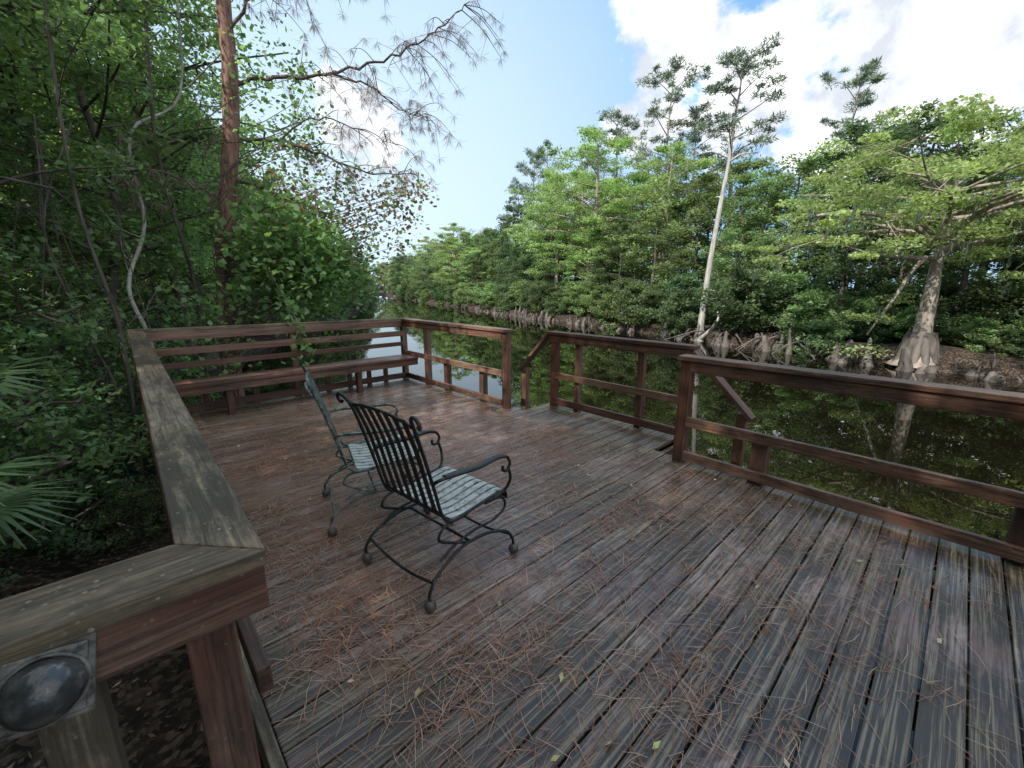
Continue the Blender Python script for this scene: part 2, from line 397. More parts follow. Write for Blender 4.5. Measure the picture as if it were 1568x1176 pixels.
# bench with slatted back, built into the end railing
q=QB(); YB=6.72
q.prism([(0.06,6.69,1.105),(3.75,6.69,1.075),(3.75,6.83,1.075),(0.06,6.83,1.105)],0.04,'x',1)
q.beam((0.20,YB-0.03,1.01),(3.60,YB-0.03,0.985),0.04,0.105,0)
q.box(0.20,3.60,YB-0.05,YB-0.01,0.77,0.86)
q.box(0.20,3.60,YB-0.05,YB-0.01,0.60,0.67)
for i in range(3): q.box(0.22,3.60,6.17+i*0.155,6.17+i*0.155+0.145,0.42,0.458)
q.box(0.22,3.60,6.19,6.228,0.33,0.418)
q.box(0.20,3.60,YB-0.09,YB-0.05,0.03,0.125)
for x in (0.7,1.28,1.95,2.28,2.62,2.95,3.25): q.box(x-0.035,x+0.035,YB-0.048,YB+0.0,-0.04,0.42)
for x in (0.12,1.85): q.box(x-0.045,x+0.045,YB,YB+0.09,-1.3,1.06)
for x in (0.5,1.9,3.3): q.box(x-0.02,x+0.02,6.23,6.66,0.32,0.415)
for x in (0.9,2.6): q.box(x-0.04,x+0.04,6.24,6.32,0.0,0.418)
q.obj('wooden_bench',[M_rail,M_cap],bevel=0.005)

for sgn,y0 in ((-1,1.86),(1,3.96)):
    q=QB()
    for i in range(6):
        yy=y0+sgn*(0.02+0.27*i); z=-0.2*(i+1)
        a,b=sorted((yy,yy+sgn*0.26)); q.box(3.78,4.20,a,b,z-0.04,z)
    for x in (3.76,4.20): q.beam((x,y0,-0.13),(x,y0+sgn*1.75,-1.42),0.035,0.2)
    q.obj('deck_stairs',[M_rail],bevel=0.004)

# post light under the cap
par=empty('solar_post_light',(-0.186,0.972,0.945)); par.rotation_euler=(R_(-14),R_(10),0)
q=QB()
q.beam((0,-0.002,0.065),(0,-0.002,-0.075),0.125,0.022,0,side=(1,0,0)); 
q.beam((0,-0.014,0.055),(0,-0.014,-0.065),0.105,0.012,0,side=(1,0,0))
mm,nt,out=new_mat('grey_plastic'); tc=N(nt,'ShaderNodeTexCoord')
p=N(nt,'ShaderNodeBsdfPrincipled',i_Roughness=0.5)
nt.links.new(ramp(nt,noise(nt,tc.outputs['Object'],30,5,0.7),[(0.35,(0.04,0.037,0.03)),(0.6,(0.20,0.19,0.165))]),p.inputs['Base Color']); nt.links.new(p.outputs[0],out.inputs[0])
q.obj('mount_plate',[mm],bevel=0.006,parent=par)
mg,nt,out=new_mat('smoky_lens'); tc=N(nt,'ShaderNodeTexCoord')
p=N(nt,'ShaderNodeBsdfPrincipled',i_Roughness=0.12)
nt.links.new(ramp(nt,noise(nt,tc.outputs['Object'],25,5,0.6),[(0.4,(0.03,0.032,0.033)),(0.62,(0.08,0.08,0.075)),(0.78,(0.4,0.4,0.38))]),p.inputs['Base Color']); nt.links.new(p.outputs[0],out.inputs[0])
q=QB(); th=np.linspace(0,math.pi/2,14)
pts=np.stack([np.zeros(14),-0.02-0.052*np.sin(th),-0.008-0.012*np.sin(th)],1)
q.tube(pts,np.maximum(0.054*np.cos(th),1e-4),0,28); q.obj('dome_lens',[mg],smooth=True,parent=par)
q=QB(); th=np.linspace(0,2*math.pi,29)
q.tube(np.stack([0.055*np.cos(th),np.full(29,-0.021),-0.008+0.055*np.sin(th)],1),0.004,0,6); q.obj('lens_ring',[mm],smooth=True,parent=par)

# ------------------------------------------------------------------ wrought iron chairs
def chair(loc,rz,frame):
    par=empty('wrought_iron_chair',loc,rz); par.scale=(1,1,1.03)
    q=QB(); r=0.0088
    for s in (-1,1):
        q.tube(smooth_path([(0,.30*s,.05),(.0,.30*s,.10),(.06,.295*s,.17),(.2,.285*s,.225),(.32,.28*s,.235),(.45,.285*s,.22),(.58,.295*s,.17),(.63,.30*s,.10),(.64,.30*s,.05)]),r,0,8)
        q.tube(smooth_path([(.10,.27*s,.215),(.2,.27*s,.26),(.36,.265*s,.275),(.5,.26*s,.265),(.60,.255*s,.29),(.615,.25*s,.335),(.57,.25*s,.375),(.45,.25*s,.385)]),r*.9,0,8)
        q.tube(smooth_path([(.3,.275*s,.23),(.18,.27*s,.28),(.10,.262*s,.33),(.15,.26*s,.385),(.3,.26*s,.39)]),r*.9,0,8)
        q.tube(smooth_path([(.62,.262*s,.36),(.6,.262*s,.405),(.5,.262*s,.415),(.3,.262*s,.40),(.19,.262*s,.395),(.13,.262*s,.45),(.08,.265*s,.62),(.02,.27*s,.82),(-.025,.275*s,.95),(-.05,.295*s,1.0),(-.06,.335*s,1.015),(-.055,.36*s,.99),(-.045,.35*s,.965),(-.045,.333*s,.972)]),r,0,8)
        q.tube(smooth_path([(.075,.268*s,.64),(.10,.30*s,.665),(.2,.315*s,.665),(.35,.32*s,.655),(.48,.318*s,.66),(.56,.315*s,.645),(.59,.315*s,.60),(.565,.315*s,.565),(.53,.315*s,.575),(.53,.315*s,.60)]),r,0,8)
        q.sweep(smooth_path([(.12,.305*s,.675),(.2,.317*s,.676),(.35,.322*s,.666),(.48,.32*s,.671),(.555,.317*s,.655)]),(0,1,0),0.045,0.005,0)
        q.tube(smooth_path([(.575,.315*s,.58),(.6,.31*s,.5),(.575,.285*s,.43),(.5,.265*s,.40)]),r,0,8)
        for y0,x0 in ((.30*s,0),(.30*s,.64)):
            th=np.linspace(0.05,math.pi-0.05,9)
            q.tube(np.stack([np.full(9,x0),np.full(9,y0),.032-.031*np.cos(th)],1),.031*np.sin(th)+.0005,1,12)
    for x in (0.03,0.61): 
        q.tube(smooth_path([(x,-.298,.14),(x,-.1,.105),(x,.1,.105),(x,.298,.14)]),r*.9,0,8)
    q.tube([(.3,-.28,.235),(.3,.28,.235)],r*.9,0,8)
    q.tube(smooth_path([(-.03,-.276,.955),(-.045,-.12,.985),(-.045,.12,.985),(-.03,.276,.955)]),r,0,8)
    q.tube([(.125,-.262,.46),(.125,.262,.46)],r,0,8)
    q.tube([(.19,-.262,.395),(.19,.262,.395)],r,0,8); q.tube([(.615,-.262,.375),(.615,.262,.375)],r,0,8)
    q.obj('frame',[frame,M_foot],smooth=True,parent=par)
    q=QB()
    for i in range(7):
        y=(i-3)*0.070
        q.sweep(smooth_path([(.125,y,.455),(.085,y,.60),(.03,y,.80),(-.02,y*1.02,.93),(-.043,y*1.03,.982)],4),(0,1,0),0.036,0.005,0)
    q.obj('backrest_slats',[frame],parent=par)
    q=QB()
    for i in range(9):
        y=(i-4)*0.057
        q.sweep(smooth_path([(.19,y,.405),(.3,y,.395),(.45,y,.41),(.56,y,.42),(.61,y,.405),(.63,y,.37),(.615,y,.34)],4),(0,1,0),0.041,0.005,0)
    q.obj('seat_slats',[M_seat],parent=par)
    return par
chair((0.90,1.90,0.0),R_(6),M_iron)
chair((0.90,2.90,0.0),R_(-16),M_irong)

# ------------------------------------------------------------------ vegetation
def tree(seed,H,r0,cb,Rc,nl,cpl,lpc,leaf,col,layer=0.6,csize=0.6,flare=1.3,trunk_top=0.92,bark=None,bend=0.25,
         up=0.35,moss=0,needle=False,low=0.6,colvar=0.35,yel=0.3,extra=None,leafm=None,fl=0.4):
    rng=np.random.default_rng(seed); q=QB()
    k=12; zz=np.linspace(0,H*trunk_top,k); off=np.cumsum(rng.normal(0,bend*H/60,(k,2)),axis=0); off[0]=0
    if extra: off*=0.3
    pts=np.hstack([off,zz[:,None]]); rad=r0*(1-0.85*zz/(H*trunk_top)); rad[0]*=flare; rad[1]*=1+(flare-1)*0.25
    pts=np.insert(pts,1,[pts[0]*.6+pts[1]*.4],axis=0); rad=np.insert(rad,1,rad[0]*.45+rad[1]*.5) if flare>1.5 else np.insert(rad,1,(rad[0]+rad[1])/2)
    q.tube(pts,rad,0,9,jit=0.08,rng=rng)
    C=[]
    for i in range(nl):
        f=((i+rng.uniform(0.1,0.9))/nl); z=cb+(H-cb)*f*0.97
        az=i*2.4+rng.uniform(-.5,.5)
        pr = (low+(1-low)*f/0.35) if f<0.35 else math.sqrt(max(0.02,1-((f-0.35)/0.67)**2))
        L=Rc*pr*rng.uniform(0.6,1.25)
        zt=min(z,H*trunk_top)
        o=np.array([np.interp(zt,pts[:,2],pts[:,0]),np.interp(zt,pts[:,2],pts[:,1]),zt-L*0.15])
        o[2]=max(o[2],0.2)
        e=o+np.array([math.cos(az)*L,math.sin(az)*L,L*up*rng.uniform(0.5,1.3)+ (z-zt)])
        mid=(o+e)/2+rng.normal(0,L*0.06,3)+np.array([0,0,L*0.06])
        pp=smooth_path([o,mid,e],5); rr=np.linspace(max(r0*0.32*(1-f*0.6),0.02),0.012,len(pp))
        q.tube(pp,rr,0,5)
        for j in range(cpl):
            t=rng.uniform(0.35,1.05)**0.8; b=o*(1-t)+e*t
            c=b+rng.normal(0,1,3)*np.array([1,1,0.6])*L*0.18
            C.append(c)
            if j%2==0: q.tube(np.array([b,(b+c)/2+rng.normal(0,.05,3),c]),[0.02,0.014,0.006],0,4)
    if extra:
        for pth,r in extra:
            pp=smooth_path(pth,6); q.tube(pp,np.linspace(r,r*0.25,len(pp)),0,7,jit=.08,rng=rng)
            for j in range(4): C.append(pp[-1-2*j]+rng.normal(0,.35,3))
    C=np.array(C); nc=len(C)
    cs=csize*rng.uniform(0.55,1.3,nc); fac=rng.uniform(1-colvar,1+colvar,nc)
    n=nc*lpc; ci=np.repeat(np.arange(nc),lpc)
    g=rng.normal(size=(n,3)); g/= (np.linalg.norm(g,axis=1)[:,None]+1e-9); g*=rng.uniform(0.1,1,(n,1))**0.5
    P=C[ci]+g*cs[ci][:,None]*np.array([1,1,layer])
    P[:,2]=np.maximum(P[:,2],0.05)
    cl=np.array(col)[None,:]*fac[ci][:,None]*rng.uniform(0.75,1.3,(n,1))
    yv=rng.uniform(0,yel,(n,1)); cl=cl*(1-yv)+yv*np.array([[col[1]*0.95,col[1]*1.2,col[2]*0.9]])
    s=rng.uniform(0.7,1.3,n)
    if needle: q.leaves(P,leaf*s*1.8,leaf*0.26*s,cl,1,rng,d=g+np.array([0,0,.3])+rng.normal(0,.4,(n,3)))
    else: q.leaves(P,leaf*s,leaf*0.55*s,cl,1,rng,flat=fl)
    if moss:
        lowc=C[C[:,2]<np.median(C[:,2])]
        k=moss; b=lowc[rng.integers(0,len(lowc),k)]+rng.normal(0,.3,(k,3)); b=np.repeat(b,7,axis=0)+rng.normal(0,.06,(k*7,3))
        LL=rng.uniform(.2,.6,len(b)); b[:,2]-=LL/2
        q.leaves(b,LL,0.05,np.tile([[0.13,0.16,0.11]],(len(b),1))*rng.uniform(.7,1.2,(len(b),1)),1,rng,d=np.tile([[0,0,-1.0]],(len(b),1))+rng.normal(0,.08,(len(b),3)))
    return q.mesh('tree_mesh',[bark or M_bark,leafm or M_leaf],True)

G_mid=(0.128,0.205,0.085); G_dark=(0.085,0.150,0.065); G_cyp=(0.25,0.37,0.13); G_pine=(0.13,0.185,0.115)
broad=[tree(10+i,11.5,0.22,1.2,3.3,27,5,82,0.225,c,csize=0.70,colvar=.5) for i,c in enumerate([G_mid,G_dark,(0.175,0.265,0.105)])]
cyp=[tree(20+i,14,0.32,4.0,4.4,30,6,78,0.20,G_cyp,layer=0.33,csize=0.80,flare=2.0,bark=M_cybark,up=0.2,moss=40) for i in range(2)]
shrub=[tree(30+i,2.8,0.05,0.2,1.5,20,5,50,0.17,c,csize=0.42,up=0.5,low=0.9) for i,c in enumerate([G_mid,(0.19,0.29,0.115),G_dark])]
pine=[tree(40+i,25,0.28,13.0,3.4,17,6,58,0.25,G_pine,layer=0.6,csize=0.60,bark=M_cybark,up=0.5,needle=True,leafm=M_needle,low=0.45,bend=.4) for i in range(3)]
NC=[(0.13,0.22,0.08),(0.085,0.155,0.06),(0.20,0.315,0.11)]
nearT=[tree(50+i,9.5,0.11,1.0,2.3,46,6,66,0.10,c,csize=0.44,up=0.3,low=0.7,bend=.5,bark=M_bark,colvar=.5) for i,c in enumerate(NC)]
highT=[tree(55+i,9.5,0.10,3.1,2.3,38,6,66,0.10,c,csize=0.44,up=0.3,low=0.5,bend=.6,bark=M_bark,colvar=.5) for i,c in enumerate([NC[0],NC[2]])]
nearS=[tree(60+i,1.7,0.025,0.1,0.9,18,4,42,0.065,c,csize=0.25,up=0.5,low=0.9,colvar=.5) for i,c in enumerate([(0.14,0.25,0.09),(0.08,0.15,0.06)])]

rg=random.Random(7)
def T(me,name,x,y,sc=1,rz=None,parent=None,dz=0):
    z=float(terr(np.array(x),np.array(y)))-0.1+dz
    return put(me,name,(x,y,z),rg.uniform(0,6.28) if rz is None else rz,sc,parent)
def fx(y): return float(np.interp(y,far_y,far_x))
def nxs(y): return float(np.interp(y,near_y,near_x))
def near_hero(x,yy):
    return (-2.2<yy<4.2 and x<fx(yy)+4.0) or (9.6<yy<12.4 and x<fx(yy)+1.6)
par=empty('distant_forest')
y=-30.0
while y<190:
    step=3.0 if y<40 else (4.6 if y<90 else 7.5)
    for row,(dx,hs) in enumerate(((3.2,0.72),(8,0.97),(15,1.15))):
        yy=y+rg.uniform(-1,1)*step*0.5; x=fx(yy)+dx+rg.uniform(-1.2,1.2)
        s=hs*rg.uniform(0.74,1.18)*(1.0 if y<50 else 1.15)
        if y<18: s*=0.92
        if row==0 and rg.random()<0.2: continue
        if near_hero(x,yy): continue
        T(rg.choice(broad) if (rg.random()<0.78 or y<14) else rg.choice(cyp),'tree',x,yy,(s*1.12,s*1.12,s),parent=par)
    y+=step*1.1
for i in range(36):
    x=rg.uniform(55,170); yy=rg.uniform(190,225); s=rg.uniform(1.0,1.7); T(rg.choice(broad),'tree',x,yy,s,parent=par)
par=empty('riverside_shrubs')
y=-28.0
while y<130:
    for k in range(2):
        yy=y+rg.uniform(-.5,.5); x=fx(yy)+rg.uniform(-0.1,2.6); s=rg.uniform(0.45,1.25)
        if near_hero(x,yy): s*=.45; x=max(x,fx(yy)+2.0)
        T(rg.choice(shrub),'shrub',x,yy,s,parent=par)
    y+=1.4 if y<40 else 3.0
for i in range(22):
    yy=rg.uniform(-4,5.5); T(rg.choice(shrub),'shrub',fx(yy)+rg.uniform(2.2,5.5),yy,rg.uniform(.5,.95),parent=par)
par=empty('distant_forest')
y=27.0
while y<185:
    step=3.2 if y<60 else 7.0
    for dx,hs in ((2.6,0.62),(6.5,0.95),(12,1.15)):
        yy=y+rg.uniform(-1,1)*step*.5; x=nxs(yy)-dx-rg.uniform(-.8,.8)
        T(rg.choice(broad),'tree',x,yy,hs*rg.uniform(.85,1.15),parent=par)
    T(rg.choice(shrub),'shrub',nxs(y)-1.0,y,rg.uniform(.8,1.2),parent=par)
    y+=step
par=empty('background_woods')
for (x,yy) in ((-7,10),(-4.5,17),(-2,22),(1,27),(-9,3),(-8,-3),(-8,-9),(-11,15),(-7,25),(4.0,31),(-13,8),(-14,-1),(-16,20),(-12,32),(-5,36),(-18,12),(2,40)):
    T(rg.choice(broad),'tree',x,yy,rg.uniform(1.0,1.25),parent=par)
for (x,yy,s,k) in ((-1.8,8.8,.95,0),(-0.9,12.0,1.25,2),(-3.4,5.4,1.0,1),(-3.2,11,1.15,0),(-5.2,7.8,1.2,0),(-1.2,15,1.25,2),
                 (0.6,20.5,1.25,0),(5.2,26.5,.9,0),(-4.2,2.0,1.1,1),(-6.5,0.5,1.35,1),(-5,-3.2,1.4,0),(3.3,25.0,1.1,2),(-5.5,-1,1.2,0)):
    T(nearT[k],'oak_tree',x,yy,s)
for (x,yy,s,k) in ((1.3,13.6,1.35,1),(1.0,17,1.15,0),(2.0,21,1.1,1),(.2,10.6,1.0,0),(3.8,23.5,1.0,1)):
    T(highT[k],'oak_tree',x,yy,s)
for (x,yy,s) in ((-.75,5.9,.8),(-.5,7.3,.9),(.2,7.9,.7),(-1.5,4.9,.7),(.5,8.5,.8),(-.9,6.8,1.1),(-2,7.3,1.3),(-2.4,4.2,.8),(-.4,8.9,1.2),(.2,10.5,1.1),(.3,12.6,1.2),(-.2,5.9,.42),(0.3,16,1.3),(-1.5,6.0,1.3),(-1.0,8.0,1.5)):
    T(rg.choice(nearS),'understory_shrub',x,yy,s)

T(cyp[0],'cypress_tree',34.6,25.6,(1.3,1.3,1.2),rz=1.0)
T(cyp[1],'cypress_tree',36.0,31.5,(1.0,1.0,1.05),rz=2.0)
T(cyp[0],'cypress_tree',47.0,66.0,(1.1,1.1,1.0),rz=4.0)
for i,(x,yy,zt) in enumerate(((47,17.7,24),(41.3,23,22.2),(50.8,10,20.8),(42.5,29.5,20.5),(43.2,41.8,19.5),(52,38,20),(60,62,21),(44.5,20.5,19),(40,36,18))):
    s=(zt+1.0)/25; T(pine[i%3],'pine_tree',x,yy,(s*(1.35 if i<1 else 1.1),s*(1.35 if i<1 else 1.1),s))
hero=tree(77,9.0,0.36,4.8,5.8,26,7,120,0.16,(0.28,0.40,0.135),layer=0.28,csize=0.82,flare=2.8,bark=M_cybark,up=0.12,moss=120,low=0.8,trunk_top=.8,
  extra=[([(0,0,4.6),(.5,-.6,5.6),(1.2,-1.2,6.2),(2.0,-2.6,6.6)],.2),([(0,0,4.4),(-.6,.5,4.0),(-1.1,1.0,2.6),(-1.6,1.5,1.3)],.11),([(0,0,4.6),(-.8,1.0,5.6),(-2,2.6,6.0),(-3.2,4.4,5.8)],.17),([(0,0,4.7),(-1.5,-.8,5.6),(-3.2,-1.8,6)],.15),
         ([(0,0,4.9),(.3,1.4,5.4),(0,3.4,5.3),(-.5,5.2,5.0)],.13)])
put(hero,'cypress_tree',(23.6,1.1,-1.55),0,1)
q=QB(); rng=np.random.default_rng(5)
pp=smooth_path([(0,0,0),(.05,0,.5),(.1,-.05,2.5),(.15,-.2,5.5),(.2,-.45,8.6),(.2,-.6,10.3),(.15,-.5,11.0)],5)
rr=np.interp(np.linspace(0,1,len(pp)),[0,.12,.3,1],[.40,.24,.18,.06]); q.tube(pp,rr,0,9,jit=.06,rng=rng)
for z,dx,dy,l in ((10.3,-.3,1,1.8),(10.1,.2,-1,1.2),(8.2,-.4,.6,.5),(3,.4,-.9,.5)):
    o=np.array([np.interp(z,pp[:,2],pp[:,0]),np.interp(z,pp[:,2],pp[:,1]),z]); 
    q.tube(smooth_path([o,o+np.array([dx*l*.5,dy*l*.5,.25*l]),o+np.array([dx*l,dy*l,.2*l])],4),np.linspace(.07,.015,9),0,6)
q.tube(smooth_path([(0,0,.1),(-.5,-.9,.9),(-.7,-1.3,1.5),(-.4,-1.1,1.9)],4),np.linspace(.14,.05,13),0,6)
q.obj('dead_tree',[M_pale],smooth=True).location=(26.0,11.0,-1.7)
# cypress knees standing at the water's edge, a few fallen limbs
q=QB(); rng=np.random.default_rng(9)
cents=[]
y=-13.0
while y<48:
    cents.append((y,rng.uniform(.25,1.0),int(rng.integers(2,15)))); y+=rng.uniform(.6,2.4) if (y<6 or y>14) else rng.uniform(1.8,3.2)
for cy_,sp_,nk in cents:
    big=rng.uniform(.4,1.25)*(1 if cy_<40 else .6)
    for k in range(nk):
        yy=cy_+rng.normal(0,sp_*.6); wob=0.35*math.sin(yy*0.9)+0.25*math.sin(yy*2.1+1)
        x=fx(yy)-wob*.8+rng.uniform(-1.0,0.4); h=(.15+1.1*rng.random()**1.9)*big; r=rng.uniform(.04,.17)
        tilt=rng.normal(0,.11,2)
        p=[(x,yy,-1.9),(x+tilt[0]*.2,yy+tilt[1]*.2,-1.6+h*.2),(x+tilt[0]*.6,yy+tilt[1]*.4,-1.6+h*.6),(x+tilt[0],yy+tilt[1],-1.6+h*.9),(x+tilt[0]*1.1,yy+tilt[1],-1.6+h)]
        q.tube(p,[r*2.1,r*1.4,r*.95,r*.7,r*.25],0,7,jit=.34,rng=rng)
for i in range(34):
    yy=rng.uniform(4,13) if i<22 else rng.uniform(-10,60); x=fx(yy)+rng.uniform(-1.0,.3); a=rng.uniform(-.8,.8); l=rng.uniform(.8,2.6)
    q.tube(smooth_path([(x+.7,yy,-1.0),(x,yy+a*l*.4,-1.3+rng.uniform(0,.5)),(x-.6*rng.uniform(.5,1.3),yy+a*l,-1.7)],4),np.linspace(.07,.02,9),0,6,jit=.2,rng=rng)
for i in range(12):
    a=i*.52; q.tube(smooth_path([(23.6+.25*math.cos(a),1.1+.25*math.sin(a),-.2),(23.6+.55*math.cos(a),1.1+.55*math.sin(a),-1.1),(23.6+.85*math.cos(a),1.1+.85*math.sin(a),-1.75)],4),np.linspace(.2,.09,9),0,7,jit=.15,rng=rng)
q.obj('cypress_knees',[M_knee],smooth=True)

# ---- pine tree beside the deck, with its long bare limbs
q=QB(); rng=np.random.default_rng(21)
tr=smooth_path([(1.35,9,-1.3),(1.42,9,1),(1.62,9,2.6),(1.86,9,4.0),(1.98,9,5.0),(2.03,9,6.2),(2.15,9,9),(2.3,9,13)],6)
q.tube(tr,np.linspace(.155,.09,len(tr)),0,12,jit=.07,rng=rng)
tuft=[]
def limb(pts,r,ntw,hang):
    pp=smooth_path(pts,7); pp[1:-1]+=rng.normal(0,.02,(len(pp)-2,3)); q.tube(pp,np.linspace(r,r*.22,len(pp)),1,6)
    for i in range(ntw):
        t=rng.uniform(.3,1); b=pp[min(len(pp)-1,int(t*(len(pp)-1)))]
        l=rng.uniform(.35,1.0)*hang; az=rng.uniform(0,6.28)
        e=b+np.array([math.cos(az)*l*.7+.25*l,math.sin(az)*l*.5,rng.uniform(-.75,.45)*l])
        mm_=(b+e)/2+np.array([0,0,.1*l]); tw=smooth_path([b,mm_,e],4); q.tube(tw,np.linspace(.010,.004,len(tw)),1,4)
        for j in range(2):
            k=tw[rng.integers(3,len(tw))]; e2=k+rng.normal(0,.2,3)+np.array([0,0,-.12]); q.tube([k,(k+e2)/2,e2],[.005,.004,.003],1,4); tuft.append(e2)
        tuft.append(e)
limb([(1.98,9,4.93),(2.7,8.8,5.15),(3.5,8.5,5.35),(4.44,8.0,5.75),(5.0,7.4,6.1),(5.5,7.0,6.6)],.036,36,1.0)
limb([(1.89,9,4.06),(2.5,8.8,4.1),(3.2,8.6,4.0),(3.9,8.3,3.75),(4.87,8.0,3.8)],.035,22,.75)
limb([(1.98,9,5.6),(2.6,8.6,6.4),(3.5,8.0,6.9),(4.4,7.5,7.2)],.03,30,.9)
limb([(3.5,8.5,5.35),(4.1,8.2,5.2),(4.6,8.0,4.9),(5.1,7.8,4.85)],.02,18,.8)
limb([(2.5,8.8,4.1),(3.2,8.6,4.6),(4.0,8.4,4.5),(4.7,8.2,4.3)],.018,14,.7)
limb([(1.8,9,3.4),(2.5,8.7,3.2),(3.3,8.4,2.9)],.025,10,.6)
limb([(1.7,9,3.0),(.9,8.8,3.3),(.2,8.6,3.2)],.025,8,.6)
tuft=np.array(tuft); n=26; cc=np.repeat(tuft,n,axis=0)
d=rng.normal(size=(len(cc),3))*.5+np.array([0.1,0,-.75]); d/=np.linalg.norm(d,axis=1)[:,None]
L=rng.uniform(.12,.24,len(cc)); cc=cc+d*L[:,None]*.5
pal=np.array([(0.19,0.13,0.13),(0.15,0.15,0.11),(0.25,0.14,0.12)])
q.leaves(cc,L,.005,pal[rng.integers(0,3,len(cc))],2,rng,d=d)
C=np.stack([rng.normal(2.4,1.6,90),rng.normal(9,1.6,90),rng.uniform(9,14,90)],1); C=np.repeat(C,50,axis=0)+rng.normal(0,.25,(4500,3))
q.leaves(C,.22,.012,np.tile([[.05,.1,.035]],(4500,1)),2,rng)
q.obj('pine_tree',[M_pinebark,M_twig,M_needle],smooth=True)

# ---- grape vine and branch with reddish leaves
q=QB(); rng=np.random.default_rng(33)
def cloud(n,c,s,L,cols,flat=.3,clumps=14,cs=.28):
    cen=np.array(c)+rng.normal(0,1,(clumps,3))*np.array(s)
    ci=rng.integers(0,clumps,n); P=cen[ci]+rng.normal(0,cs,(n,3))
    cl=np.array(cols)[rng.integers(0,len(cols),n)]*rng.uniform(.6,1.25,(n,1))
    sz=rng.uniform(.7,1.3,n)*L; q.leaves(P,sz,sz*.8,cl,1,rng,flat=flat); return cen
g=[(0.17,0.33,0.10),(0.23,0.40,0.12),(0.12,0.25,0.08),(0.20,0.36,0.12)]
rd=[(0.16,0.30,0.09),(0.20,0.32,0.10),(0.36,0.12,0.09),(0.28,0.18,0.10)]
cens=[cloud(2300,(2.35,8.1,2.05),(.5,.3,.42),.12,g,clumps=30),cloud(1400,(2.9,8.3,1.75),(.45,.3,.3),.11,g,clumps=20),
 cloud(600,(1.0,8.0,.9),(.35,.3,.4),.10,g,clumps=14),cloud(800,(2.8,8.5,2.9),(.45,.3,.5),.09,rd,clumps=16),
 cloud(560,(3.7,8.4,3.2),(.55,.3,.35),.085,rd,clumps=14,cs=.2),cloud(360,(4.5,8.1,3.35),(.35,.3,.2),.085,rd,clumps=9,cs=.15),
 cloud(520,(3.4,8.2,2.4),(.5,.3,.45),.085,rd,clumps=12,cs=.22),cloud(800,(2.7,8.8,4.4),(.5,.3,.9),.085,g,clumps=16,cs=.25)]
for cs_ in cens:
    for a in cs_[:12]:
        b=np.array([1.35,8.7,max(-.9,a[2]-1.2)]); q.tube(smooth_path([b,(a+b)/2+rng.normal(0,.15,3),a],4),np.linspace(.012,.004,9),0,4)
vine=smooth_path([(1.9,7.8,1.9),(1.88,7.0,1.4),(1.9,6.62,1.12),(1.93,6.58,.85),(1.98,6.5,.6)],5); q.tube(vine,.005,0,5)
P=vine[4:][rng.integers(0,len(vine)-4,75)]+rng.normal(0,.08,(75,3)); P[:,1]=np.where(P[:,2]<1.15,np.minimum(P[:,1],6.63),P[:,1])
q.leaves(P,.10,.085,np.array(g)[rng.integers(0,4,75)],1,rng)
q.obj('grape_vine',[M_twig,M_leaf],smooth=True)

stems=[([(0.3,9.2,-1.2),(.35,9.1,.6),(.2,9.1,1.6),(.55,9.3,2.6),(.6,9.6,4),(1.4,10,4.9),(1.6,10,7)],.036,M_pale),
                 ([(-.1,7.6,-1.2),(0,7.6,1),(-.15,7.7,3),(.1,7.6,7)],.03,M_bark),
                 ([(-1.2,6.6,-1.2),(-1.0,6.6,1.5),(-1.3,6.6,4),(-1.0,6.5,8)],.05,M_bark),
                 ([(.9,9.4,-1.2),(1.1,9.4,1.5),(.9,9.5,4),(1.3,9.5,8)],.045,M_bark)]
def stem(q,pts,r,nb=8):
    pp=smooth_path(pts,5); q.tube(pp,np.linspace(r,r*.45,len(pp)),0,9,jit=.08,rng=rng)
    for k in range(nb):
        b=pp[rng.integers(4,len(pp)-2)]; e=b+rng.normal(0,.5,3)*np.array([1,1,.3])+np.array([0,0,.4])
        tw=smooth_path([b,(b+e)/2+rng.normal(0,.06,3),e],4); q.tube(tw,np.linspace(r*.25,.004,len(tw)),0,5)
for pts,r,mt in stems:
    q=QB(); stem(q,pts,r); q.obj('sapling_tree',[mt],smooth=True)
q=QB()
for i in range(13):
    x=rng.uniform(-2.6,.9); yy=rng.uniform(6.5,10)
    if x>-.5 and yy<7.5: yy+=1.5
    p=np.array([x,yy,-1.2]); pts=[p]
    for k in range(4): p=p+np.array([rng.normal(0,.2),rng.normal(0,.2),rng.uniform(.8,1.5)]); pts.append(p)
    stem(q,pts,rng.uniform(.010,.020),9)
q.obj('understory_thicket',[M_bark],smooth=True)

